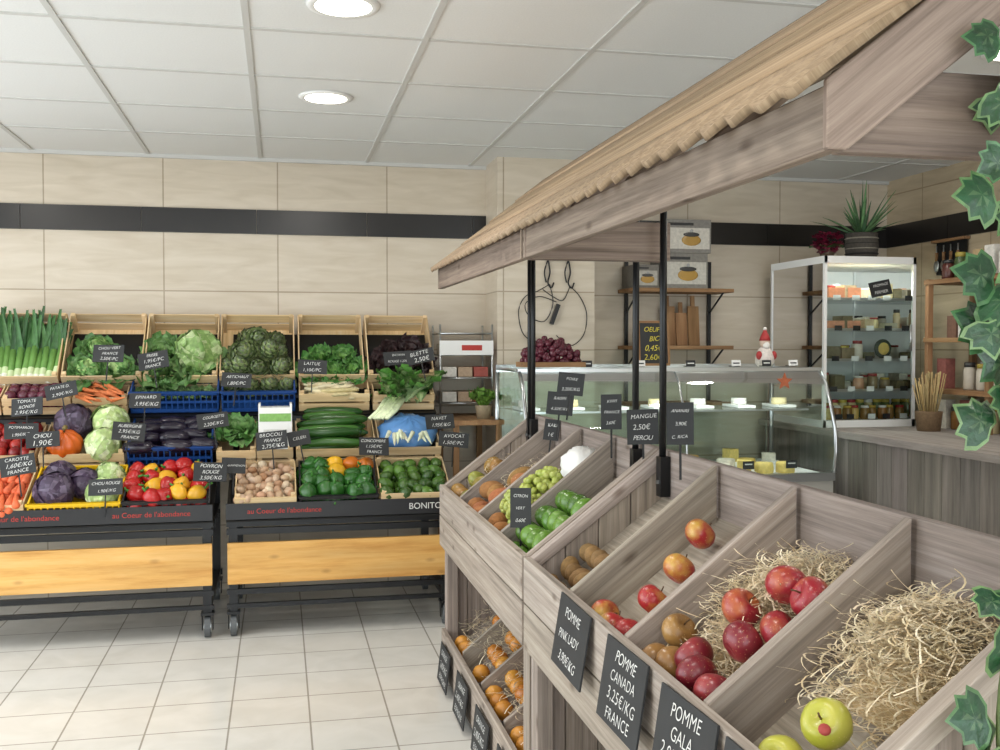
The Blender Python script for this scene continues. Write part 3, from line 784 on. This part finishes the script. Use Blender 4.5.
def bz2(x): return .095+.265*(x-XF)/(XB-XF)
for ys in ((2.77,3.45),(3.48,4.18)):
    mb=MB()
    def pf():
        x=U(.72,1.0); return (x,U(ys[0]+.04,ys[1]-.04),bz2(x)+U(.03,.1))
    straw(mb,pf,600); mb.obj('straw_bedding')
mb=MB()
for i in range(4):
    for k in range(18):
        y=2.8+.078*k
        if min(abs(y-(2.735+.37*j)) for j in range(5))<.045 or R()<.35: continue
        x=.70+.07*i; ball(mb,(x,y,bz2(x)+.045),.034,mixc(C('b8702e'),C('cf903c'),R()))
mb.obj('orange_pile')
for y,t in ((2.18,'POMME\nPINK LADY\n3,90€/KG'),(1.83,'POMME\nCANADA\n3,25€/KG\nFRANCE'),(1.53,'POMME\nGALA\n2,95€/KG\nFRANCE'),(1.275,'POMME\nGOLDEN\n2,75€/KG\nFRANCE'),):
    sign((.628-.03,y,.645),.23,.16,t,yaw=-math.pi/2,tilt=-.16,pin=0,roll=U(-.04,.04))
for y in (4.0,3.62,3.25,2.9): sign((XF-.05,y,.02),.22,.15,'ORANGE\n2,40€/KG\nESPAGNE',yaw=-math.pi/2,tilt=-.12,pin=0)
for x,y,z,w,h,t in ((.99,3.64,1.125,.10,.085,'RAISIN\n4,50€/KG'),(.99,3.50,1.205,.095,.08,'POIRE\n3,20€/KG'),(.99,3.76,1.02,.06,.08,'KAKI\n1€'),(.99,3.03,1.12,.065,.11,'KIWI\nFRANCE\n3,60€'),(.99,2.745,1.10,.09,.10,'MANGUE\n2,50€\nPEROU'),(.99,2.47,1.125,.07,.11,'ANANAS\n3,90€\nC. RICA'),
   (.69,2.99,.83,.065,.12,'CITRON\nVERT\n0,60€')):
    sign((x,y,z),w,h,t,yaw=-.5,tilt=-.15,pin=.09,roll=U(-.1,.1))
for o in set(bpy.data.objects)-before:
    if o.parent is None: o.location.x+=.02

# ivy garland
mb=MB()
vine=[]
for i in range(40):
    t=i/39; vine.append(Vector((.865+.02*math.sin(t*17)+.008*t,1.075+.012*math.cos(t*13),1.70-t*1.25)))
mb.path(vine,.003,'vc',C('4a5a2a'),seg=5)
mb.path([vine[0],(.875,1.10,1.73),(.91,1.13,1.74),(1.0,1.12,1.72)],.003,'vc',C('4a5a2a'),seg=5)
outline=[(0,0),(.35,-.1),(.75,.05),(.95,.35),(.66,.5),(.7,.8),(.38,.85),(0,1.3),(-.38,.85),(-.7,.8),(-.66,.5),(-.95,.35),(-.75,.05),(-.35,-.1)]
def ivy(mb,p,s_,rm):
    p=Vector(p); fold=U(.1,.35); n=len(outline)
    def P3(x,y,k): return Vector((x*k,.4+(y-.4)*k,-fold*abs(x*k)*.9-.12*max(0,(y-.4)*k)+.03*math.sin(9*x+5*y)))
    V=[P3(0,.4,0)]+[P3(x,y,.45) for x,y in outline]+[P3(x,y,.85) for x,y in outline]+[P3(x,y,1) for x,y in outline]
    V=[p+rm@(v*s_) for v in V]; F=[];cl=[]
    g=jit(C('1c4426'),.25); vein=mixc(g,C('7a9468'),.45); e=jit(mixc(C('2f5c36'),C('76905c'),R()*.8),.1)
    for i in range(n):
        j=(i+1)%n
        F.append((0,1+i,1+j)); cl.append(mixc(g,vein,.5*(i%3==0)))
        F.append((1+i,1+n+i,1+n+j,1+j)); cl.append(jit(g,.15))
        F.append((1+n+i,1+2*n+i,1+2*n+j,1+n+j)); cl.append(e)
    mb.add(V,F,'ivy_leaf',cl,True)
for i in range(44):
    v=vine[min(39,int(i*39/43))]; s_=U(.028,.044)
    rm=Euler((math.radians(90)+U(-.9,.5),U(-1.0,1.0),U(-.8,.6))).to_matrix()@Matrix.Rotation(math.pi*U(.6,1.4),3,'Z')
    ivy(mb,v+Vector((U(-.045,.05),U(-.03,.015),U(-.02,.02))),s_,rm)
for dx,zz in ((-.03,1.56),(-.03,1.46),(-.03,1.40),(-.03,1.28),(-.03,.93)):
    ivy(mb,(.865+dx,1.07,zz),.042,Euler((math.radians(70),U(-.3,.3),0)).to_matrix()@Matrix.Rotation(math.radians(U(50,100)),3,'Z'))
for k in range(16):
    ivy(mb,(U(.85,1.0),U(1.09,1.12),U(1.66,1.80)),U(.030,.044),Euler((math.radians(90)+U(-.5,.5),U(-1,1),U(-.6,.6))).to_matrix()@Matrix.Rotation(math.pi*U(.5,1.5),3,'Z'))
mb.obj('ivy_garland')

# ------------------------------------------------------------ deli case
mb=MB(); X0,X1=1.14,2.74
mb.b2((X0,4.68,.1),(X1,5.5,.70),'case_panel'); mb.b2((X0+.03,4.72,0),(X1-.03,5.45,.1),'plastic_black')
mb.b2((X0,4.66,.70),(X1,4.70,.74),'steel')
mb.b2((X0+.02,4.70,.70),(X1-.02,5.45,.73),'white_paint')
cur=[(4.67,.74),(4.655,.85),(4.67,.97),(4.71,1.09),(4.76,1.19),(4.83,1.255)]
def cg(u,v):
    i=u*5; a=int(min(i,4)); f=i-a; return (X0+(X1-X0)*v,cur[a][0]*(1-f)+cur[a+1][0]*f,cur[a][1]*(1-f)+cur[a+1][1]*f)
mb.grid(cg,10,1,'glass')
for x in (X0,X0+.8,X1): mb.path([(x,y,z) for y,z in cur],.005 if x==X0+.8 else .010,'steel',seg=6)
mb.add([(X0,4.83,1.262),(X1,4.83,1.262),(X1,5.35,1.262),(X0,5.35,1.262)],[(0,1,2,3)],'glass')
mb.b2((X0-.01,4.82,1.252),(X1+.01,4.85,1.268),'steel'); mb.b2((X0-.01,5.33,1.24),(X1+.01,5.38,1.28),'steel')
for x in (X0,X1):
    mb.add([(x,y,z) for y,z in cur]+[(x,5.35,1.255),(x,5.35,.73)],[tuple(range(8))],'glass')
    mb.path([(x,5.35,.73),(x,5.35,1.26)],.012,'steel',seg=6)
    mb.path([(x,4.83,1.26),(x,5.35,1.26)],.009,'steel',seg=6)
mb.add([(X0+.02,4.9,1.05),(X1-.02,4.9,1.05),(X1-.02,5.3,1.05),(X0+.02,5.3,1.05)],[(0,1,2,3)],'glass')
mb.b2((X0+.02,4.895,1.042),(X1-.02,4.905,1.052),'steel')
mb.b2((X0+.02,5.36,.73),(X1-.02,5.37,1.24),'glass')
case=mb.obj('deli_display_case')
l=bpy.data.lights.new('case_fill_light','AREA'); l.shape='RECTANGLE'; l.size=1.4; l.size_y=.04; l.energy=5; l.color=(.95,1,.97)  # added fill strip, brightens the inside of the case
lo=bpy.data.objects.new('case_fill_light',l); COL.objects.link(lo); lo.parent=case; lo.location=(1.94,4.86,1.245); lo.rotation_euler=(.25,0,0)
mb=MB()
for k in range(13):
    x=X0+.1+k*.118
    for j,y in enumerate((4.80,5.0,5.2)):
        c=random.choice([C('d0b868'),C('d8cca0'),C('d0c8b8'),C('a88444'),C('ac9874'),C('d0c8b8'),C('bca050')])
        q_=R()
        if q_<.28: continue
        if q_<.65:
            mb.b2((x-.045,y-.06,.73),(x+.045,y+.06,.745),'white_paint')
            a=U(0,6); mb.prism([(x+.045*math.cos(a+q),y+.05*math.sin(a+q)) for q in (0,1.9,2.6,3.6,4.4)],'z',.745,.745+U(.03,.07),'vc',c)
        else:
            mb.lathe((x,y,.73),[(.045,0),(.048,.005),(.048,U(.03,.05)),(.044,.055)],'vc',c,seg=18)
    if k%2==0 :
        mb.b2((x-.05,5.0,1.052),(x+.05,5.2,1.065),'white_paint')
        mb.lathe((x,5.1,1.065),[(.04,0),(.042,.01),(.04,.035)],'vc',random.choice([C('dfd0a0'),C('d8d4cc'),C('b89858')]),seg=18)
    if k%2: mb.box((x,4.735,.78),(.06,.003,.04),'chalkboard'); mb.box((x,4.733,.785),(.04,.001,.006),'chalk')
mb.obj('cheese_assortment')
mb=MB()
for k,x in enumerate((1.5,1.78,2.05,2.3,2.47,2.62)):
    mb.box((x,4.88,1.292),(.05,.004,.03),'white_paint' if k%2 else 'chalkboard',rot=(-.2,0,0)); mb.box((x,4.877,1.292),(.035,.001,.006),'chalkboard' if k%2 else 'chalk',rot=(-.2,0,0)); mb.box((x,4.9,1.276),(.05,.03,.004),'chalkboard')
mb.obj('counter_label_row')
mb=MB(); P=[]
for k in range(10):
    a=math.pi*k/5+math.pi/2; r=.045 if k%2==0 else .02; P.append((2.50+r*math.cos(a),1.20+r*math.sin(a)))
mb.prism(P,'y',4.74,4.745,'vc',C('b0603e')); mb.obj('paper_star')
mb=MB(); grapes(mb,(1.33,4.95,1.30),.15,.07,.12,190,.017,C('5a2432'))
mb.b2((1.17,4.87,1.275),(1.49,5.03,1.30),'wood_brown'); mb.obj('red_grape_tray')
sign((1.90,5.0,1.29),.15,.21,'OEUFS\nBIO\n0,45€\n2,60€',pin=0,tilt=-.1,frame=True,mat='chalk_yellow')
# small wrapped santa figure
mb=MB(); gx,gy,gz=2.52,5.0,1.27
mb.lathe((gx,gy,gz),[(.035,0),(.05,.02),(.05,.05),(.035,.09),(.02,.105)],'vc',C('d8cfc8'),seg=16)
mb.ell((gx,gy,gz+.125),.028,'vc',C('dcc4b0'),seg=14); mb.lathe((gx,gy,gz+.138),[(.03,0),(.024,.02),(.006,.06)],'vc',C('a83232'),seg=14)
mb.ell((gx,gy,gz+.2),.010,'vc',C('e8e4de')); mb.ell((gx,gy-.02,gz+.112),.02,'vc',C('e8e4de'))
for s_ in (-1,1): mb.ell((gx+.042*s_,gy-.02,gz+.06),.016,'vc',C('a83232'),sc=(1,1,1.5))
mb.obj('santa_figurine')

# ------------------------------------------------------------ service counter
mb=MB(); CX=2.95
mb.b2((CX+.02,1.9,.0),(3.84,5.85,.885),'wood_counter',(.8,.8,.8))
y=1.9
while y<5.84:
    y1=min(y+.13,5.85); mb.b2((CX,y,.02),(CX+.02,y1-.004,.885),'wood_counter',gj(.1),grain=(0,0,1)); y+=.13
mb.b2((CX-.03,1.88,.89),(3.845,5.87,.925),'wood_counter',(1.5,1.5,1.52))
mb.obj('service_counter')
mb=MB(); a,b_,c,d=2.95,3.52,5.15,5.78; z0,z1=.925,1.88; W='white_paint'
mb.b2((a,c,z0),(b_,d,z0+.04),W); mb.b2((a,c,z1-.04),(b_,d,z1),W)
for x in (a,b_-.018):
    for y in (c,d-.018): mb.b2((x,y,z0),(x+.018,y+.018,z1),W)
mb.b2((a+.02,d-.012,z0+.04),(b_-.02,d-.004,z1-.04),'white_paint')
mb.add([(a+.005,c,z0),(a+.005,d,z0),(a+.005,d,z1),(a+.005,c,z1)],[(0,1,2,3)],'glass')
mb.add([(b_-.005,c,z0),(b_-.005,d,z0),(b_-.005,d,z1),(b_-.005,c,z1)],[(0,1,2,3)],'glass')
mb.add([(a,c+.005,z0),(b_,c+.005,z0),(b_,c+.005,z1),(a,c+.005,z1)],[(0,1,2,3)],'glass')
for z in (1.13,1.30,1.47,1.64):
    mb.b2((a+.02,c+.02,z),(b_-.02,d-.02,z+.006),'glass'); mb.b2((a+.018,c+.012,z-.004),(b_-.018,c+.02,z+.01),'steel')
    mb.b2((a+.01,c+.02,z-.004),(a+.016,d-.02,z+.01),'steel')
mb.path([(b_-.04,c-.015,1.35),(b_-.04,c-.015,1.5)],.007,'steel',seg=8)
cab=mb.obj('glass_display_cabinet')
l=bpy.data.lights.new('cabinet_lamp','AREA'); l.shape='RECTANGLE'; l.size=.45; l.size_y=.05; l.energy=3.5; l.color=(.95,1,.98)
lo=bpy.data.objects.new('cabinet_lamp',l); COL.objects.link(lo); lo.parent=cab; lo.location=(3.235,5.22,1.83); lo.rotation_euler=(.35,0,0)
mb=MB()
def pk(x,y,z,w,dd,h,c): mb.b2((x-w/2,y-dd/2,z),(x+w/2,y+dd/2,z+h),'vc',c)
def jar(x,y,z,r,h,c,lid):
    mb.lathe((x,y,z),[(r*.9,0),(r,.006),(r,h*.75),(r*.8,h*.85),(r*.8,h*.87)],'vc_gloss',c,seg=14); mb.lathe((x,y,z+h*.86),[(r*.88,0),(r*.88,h*.16),(r*.8,h*.18)],'vc_gloss',lid,seg=14)
for k in range(9):
    jar(3.03+.055*k,5.22+.02*(k%2),.965,.026,.075,random.choice([C('b88a3a'),C('8a6a3a'),C('c8a860'),C('9a6a3a')]),random.choice([C('c8a848'),C('a03030'),C('e8e4dc')]))
    jar(3.04+.055*k,5.38,.965,.028,.10,random.choice([C('6a7a4a'),C('a88850'),C('c8b888')]),random.choice([C('a8383a'),C('c8b050'),C('d8d4cc')]))
pal=['e2d8c4','c8b490','8a7a5c','d8d0c0','d0a080','d8c898','b0a890','70684c','e8e2d6']
for z in (1.136,1.306,1.476,1.646):
    for row,yy in enumerate((5.25,5.42,5.60)):
        x=2.995
        while x<3.46:
            q_=R(); w_=U(.05,.10)
            if x+w_>3.5: break
            if q_<.4: pk(x+w_/2,yy,z,w_*.9,.11,U(.03,.09),C(random.choice(pal)))
            elif q_<.62: mb.lathe((x+w_/2,yy,z),[(w_*.4,0),(w_*.44,.008),(w_*.44,.03),(w_*.38,.038)],'vc',C(random.choice(pal)),seg=16)
            elif q_<.85: jar(x+w_/2,yy,z,min(w_*.4,.03),U(.06,.11),C(random.choice(pal)),C(random.choice(['c8b050','3a3a3a','d8d4cc','9a4040'])))
            x+=w_
for x,w_ in ((3.05,.1),(3.16,.08)):
    pk(x,5.22,1.647,w_,.06,.06,C('d88e68')); pk(x,5.22,1.477,w_,.06,.045,C('d89878'))
mb.ell((3.34,5.19,1.365),.055,'vc',C('2f3a30'),sc=(1,.2,1),seg=20); mb.ell((3.34,5.18,1.365),.035,'vc',C('d0b460'),sc=(1,.2,1),seg=20)
for k in range(5):
    for z in (1.13,1.30,1.47,1.64,.975): mb.box((3.03+.11*k+U(-.02,.02),5.159,z+.01),(.045,.002,.028),'chalkboard' if R()<.5 else 'white_paint')
mb.obj('cheese_and_jar_stock')
sign((3.29,5.12,1.66),.13,.085,'FROMAGE\nFERMIER',pin=0,roll=-.2)
mb=MB(); px,py_,pz=3.33,5.40,1.88
mb.lathe((px,py_,pz),[(.06,0),(.085,.01),(.095,.08),(.088,.15),(.092,.155),(.08,.158),(.07,.14),(.01,.14)],'vc_rough',C('4a4640'),seg=24)
for k in range(4): mb.lathe((px,py_,pz+.03+.03*k),[(.088,0),(.097,.006),(.088,.012)],'vc_rough',C('8a8478') if k%2 else C('2c2a28'),seg=24)
for k in range(34):
    az=k*2.4; e=U(.35,1.45); L=U(.22,.36); dd=Vector((math.cos(az)*math.cos(e),math.sin(az)*math.cos(e),math.sin(e))); p=Vector((px,py_,pz+.13))
    pts=[p+dd*L*t+Vector((0,0,-.05*t*t*math.cos(e))) for t in (0,.2,.5,.8,1)]
    mb.path(pts,[.012,.014,.010,.005,.001],'vc_leaf',jit(mixc(C('35583a'),C('5a8050'),R()),.15),seg=6,flat=.4)
mb.obj('potted_aloe')
mb=MB()
mb.lathe((3.04,5.28,1.88),[(.03,0),(.045,.03),(.04,.05)],'vc',C('5a4a3a'),seg=14)
for k in range(60):
    dd=Vector((U(-1,1),U(-1,1),U(-.6,1))).normalized(); p=Vector((3.03,5.26,1.95))+dd*.065
    for q in range(3): leaf(mb,p,U(0,6.3),.035,.03,.6,-.3,jit(C('6a1230'),.3),C('8a2040'),.2,nu=3,nv=2)
for k in range(5): leaf(mb,(3.03,5.26,1.93),k*1.3,.10,.04,.4,-.4,C('3a5a30'),C('5a7a40'),.1)
mb.obj('red_flower_bouquet')
mb=MB()
for z in (1.70,1.36,1.02): mb.b2((2.02,5.68,z),(2.66,5.94,z+.022),'wood_brown',gj(.1));
for x in (2.06,2.60): mb.b2((x,5.92,1.0),(x+.02,5.94,1.9),'metal_black')
for x in (2.06,2.6):
    for z in (1.70,1.36): mb.path([(x+.01,5.93,z-.12),(x+.01,5.72,z)],.006,'metal_black',seg=6)
mb.obj('bracket_shelf')
def pbox(x0,x1,y0,y1,z0,z1,c1,c2):
    mb=MB(); mb.b2((x0,y0,z0),(x1,y1,z1),'vc',C(c1)); w=x1-x0;h=z1-z0
    mb.b2((x0+.01,y0-.001,z0+h*.12),(x1-.01,y0,z0+h*.75),'vc',C(c2))
    cx=x0+w*.55
    mb.ell((cx,y0-.002,z0+h*.38),h*.24,'vc_gloss',C('a88440'),sc=(1.3,.04,.7)); mb.ell((cx,y0-.004,z0+h*.55),h*.2,'vc_gloss',C('3a3a3a'),sc=(1.3,.04,.35)); mb.ell((cx,y0-.005,z0+h*.66),h*.05,'vc_gloss',C('9a9a9a'),sc=(1,.1,1))
    mb.b2((x0+.01,y0-.0015,z0+h*.82),(x0+w*.6,y0-.0005,z0+h*.9),'vc',C('2a2a2a'))
    return mb.obj('cookware_box')
pbox(2.22,2.50,5.70,5.92,1.722,1.93,'7a766f','b8b4aa'); pbox(2.24,2.52,5.70,5.92,1.932,2.13,'7e7a74','c4bfb5'); pbox(2.04,2.2,5.72,5.92,1.722,1.86,'6a665f','a8a49a')
mb=MB()
for k,(x,w,h) in enumerate(((2.32,.09,.24),(2.40,.07,.2),(2.47,.07,.24))):
    mb.box((x,5.88-.02*k,1.382+h/2),(w,.015,h),'wood_brown',gj(.2),rot=(-.1,0,0)); mb.box((x,5.9-.02*k,1.382+h+.03),(.025,.015,.07),'wood_brown',rot=(-.1,0,0))
mb.obj('cutting_board_set')
mb=MB()
for k in range(4): mb.lathe((2.1+.05*k,5.8,1.382),[(.02,0),(.022,.01),(.022,.07),(.012,.09),(.012,.11)],'vc_gloss',[C('6a3a20'),C('a88040'),C('8a8a3a'),C('3a2a20')][k],seg=12)
mb.obj('bottle_row')
# hooks with hanging cord on the pillar
mb=MB(); Yp=5.607
def cord(pts,r=.0028):
    P=[]; n=len(pts)
    for i in range(n-1):
        p0,p1,p2,p3=[pts[min(max(j,0),n-1)] for j in (i-1,i,i+1,i+2)]
        for q in range(5):
            t=q/5; P.append(tuple(.5*(2*p1[m]+(p2[m]-p0[m])*t+(2*p0[m]-5*p1[m]+4*p2[m]-p3[m])*t*t+(3*p1[m]-p0[m]-3*p2[m]+p3[m])*t**3) for m in range(2)))
    P.append(pts[-1]); mb.path([(a_,Yp,b__) for a_,b__ in P],r,'metal_black',seg=6)
mb.b2((1.47,5.60,1.865),(1.63,5.619,1.88),'metal_black')
for hx in (1.49,1.61):
    cord([(hx,1.87),(hx+.012,1.80),(hx,1.74),(hx+.02,1.71),(hx+.035,1.74)],.0045)
    cord([(hx,1.87),(hx-.02,1.80),(hx-.01,1.74)],.004)
cord([(1.50,1.73),(1.43,1.69),(1.36,1.66),(1.32,1.58),(1.34,1.46),(1.40,1.40)])
cord([(1.50,1.73),(1.52,1.62),(1.47,1.52),(1.38,1.55),(1.36,1.62),(1.44,1.66),(1.54,1.63)])
cord([(1.62,1.72),(1.68,1.66),(1.72,1.56),(1.70,1.44),(1.62,1.38),(1.54,1.44)])
cord([(1.62,1.72),(1.58,1.64),(1.52,1.66),(1.46,1.70)])
mb.box((1.53,5.60,1.56),(.022,.02,.12),'metal_black',rot=(0,.35,0)); mb.box((1.40,5.60,1.42),(.02,.02,.09),'metal_black',rot=(0,-.5,0))
mb.obj('hanging_cord_hooks')
mb=MB()
for z in (1.12,1.40,1.72): mb.b2((3.52,4.0,z),(3.84,5.08,z+.025),'wood_brown',gj(.1))
for y in (4.0,4.55,5.05): mb.b2((3.53,y,.925),(3.56,y+.03,1.75),'wood_brown',gj()); mb.b2((3.81,y,.925),(3.84,y+.03,1.75),'wood_brown',gj())
mb.obj('wooden_shelf_unit')
mb=MB()
for z in (.925,1.146,1.426,1.746):
    for xr in (3.62,3.75):
        y=4.07
        while y<5.02:
            t=R()
            if t<.55: jar(xr,y,z,U(.028,.04),U(.09,.15),random.choice([C('8a6030'),C('b8a880'),C('5a3028'),C('4a5a38'),C('c8c0b0')]),random.choice([C('3a3a3a'),C('a89848'),C('c8c4bc')]))
            elif t<.9: pk(xr,y,z,.06,.075,U(.1,.19),random.choice([C('b8a078'),C('c8c0b0'),C('7a5a4a'),C('905850'),C('d8d4cc')]))
            y+=U(.085,.11)
mb.obj('grocery_jar_row')
mb=MB()
mb.b2((3.825,5.14,1.80),(3.84,5.40,2.0),'metal_black'); mb.b2((3.80,5.12,1.99),(3.84,5.42,2.005),'wood_brown')
for k in range(4):
    y=5.17+.065*k; mb.path([(3.80,y,1.97),(3.80,y,1.88)],.004,'steel',seg=6); mb.ell((3.80,y,1.85),.028,'steel',sc=(.3,.9,1.3)); mb.path([(3.80,y,1.88),(3.80,y,1.93)],.009,'wood_brown',seg=8)
mb.obj('hanging_utensil_rack')
mb=MB()
mb.lathe((3.40,4.85,.925),[(.06,0),(.07,.1),(.072,.105)],'vc_rough',C('7a6248'),seg=16)
for k in range(70):
    a=U(0,6.3); s_=U(.0,.09); mb.path([(3.40+.4*s_*math.cos(a),4.85+.4*s_*math.sin(a),.98),(3.40+s_*math.cos(a),4.85+s_*math.sin(a),1.2+U(-.03,.05))],[.002,.004],'vc',jit(C('b09868'),.2),seg=4)
mb.obj('dried_wheat_bundle')

# ------------------------------------------------------------ light
w=bpy.data.worlds.new('World'); scene.world=w; w.use_nodes=True
bg=w.node_tree.nodes['Background']; bg.inputs[0].default_value=(.89,.96,1,1); bg.inputs[1].default_value=4.4
for loc,rot,sx,sy in (((XL-.02,2.95,1.2),(0,-math.pi/2,0),2.1,4.7),((.7,YF-.02,1.2),(math.pi/2,0,0),5.4,2.2)):
    l=bpy.data.lights.new('window_portal','AREA'); l.shape='RECTANGLE'; l.size=sx; l.size_y=sy
    l.cycles.is_portal=True
    o=bpy.data.objects.new('window_portal',l); COL.objects.link(o); o.location=loc; o.rotation_euler=rot
scene.view_settings.view_transform='Standard'
# ------------------------------------------------------------ camera
cam=bpy.data.cameras.new('camera'); cam.sensor_width=36; cam.lens=36.72; cam.clip_start=.05
co=bpy.data.objects.new('camera',cam); COL.objects.link(co); co.location=(0,0,1.38)
co.rotation_euler=(math.radians(90-1.63),0,math.radians(-12.2)); scene.camera=co
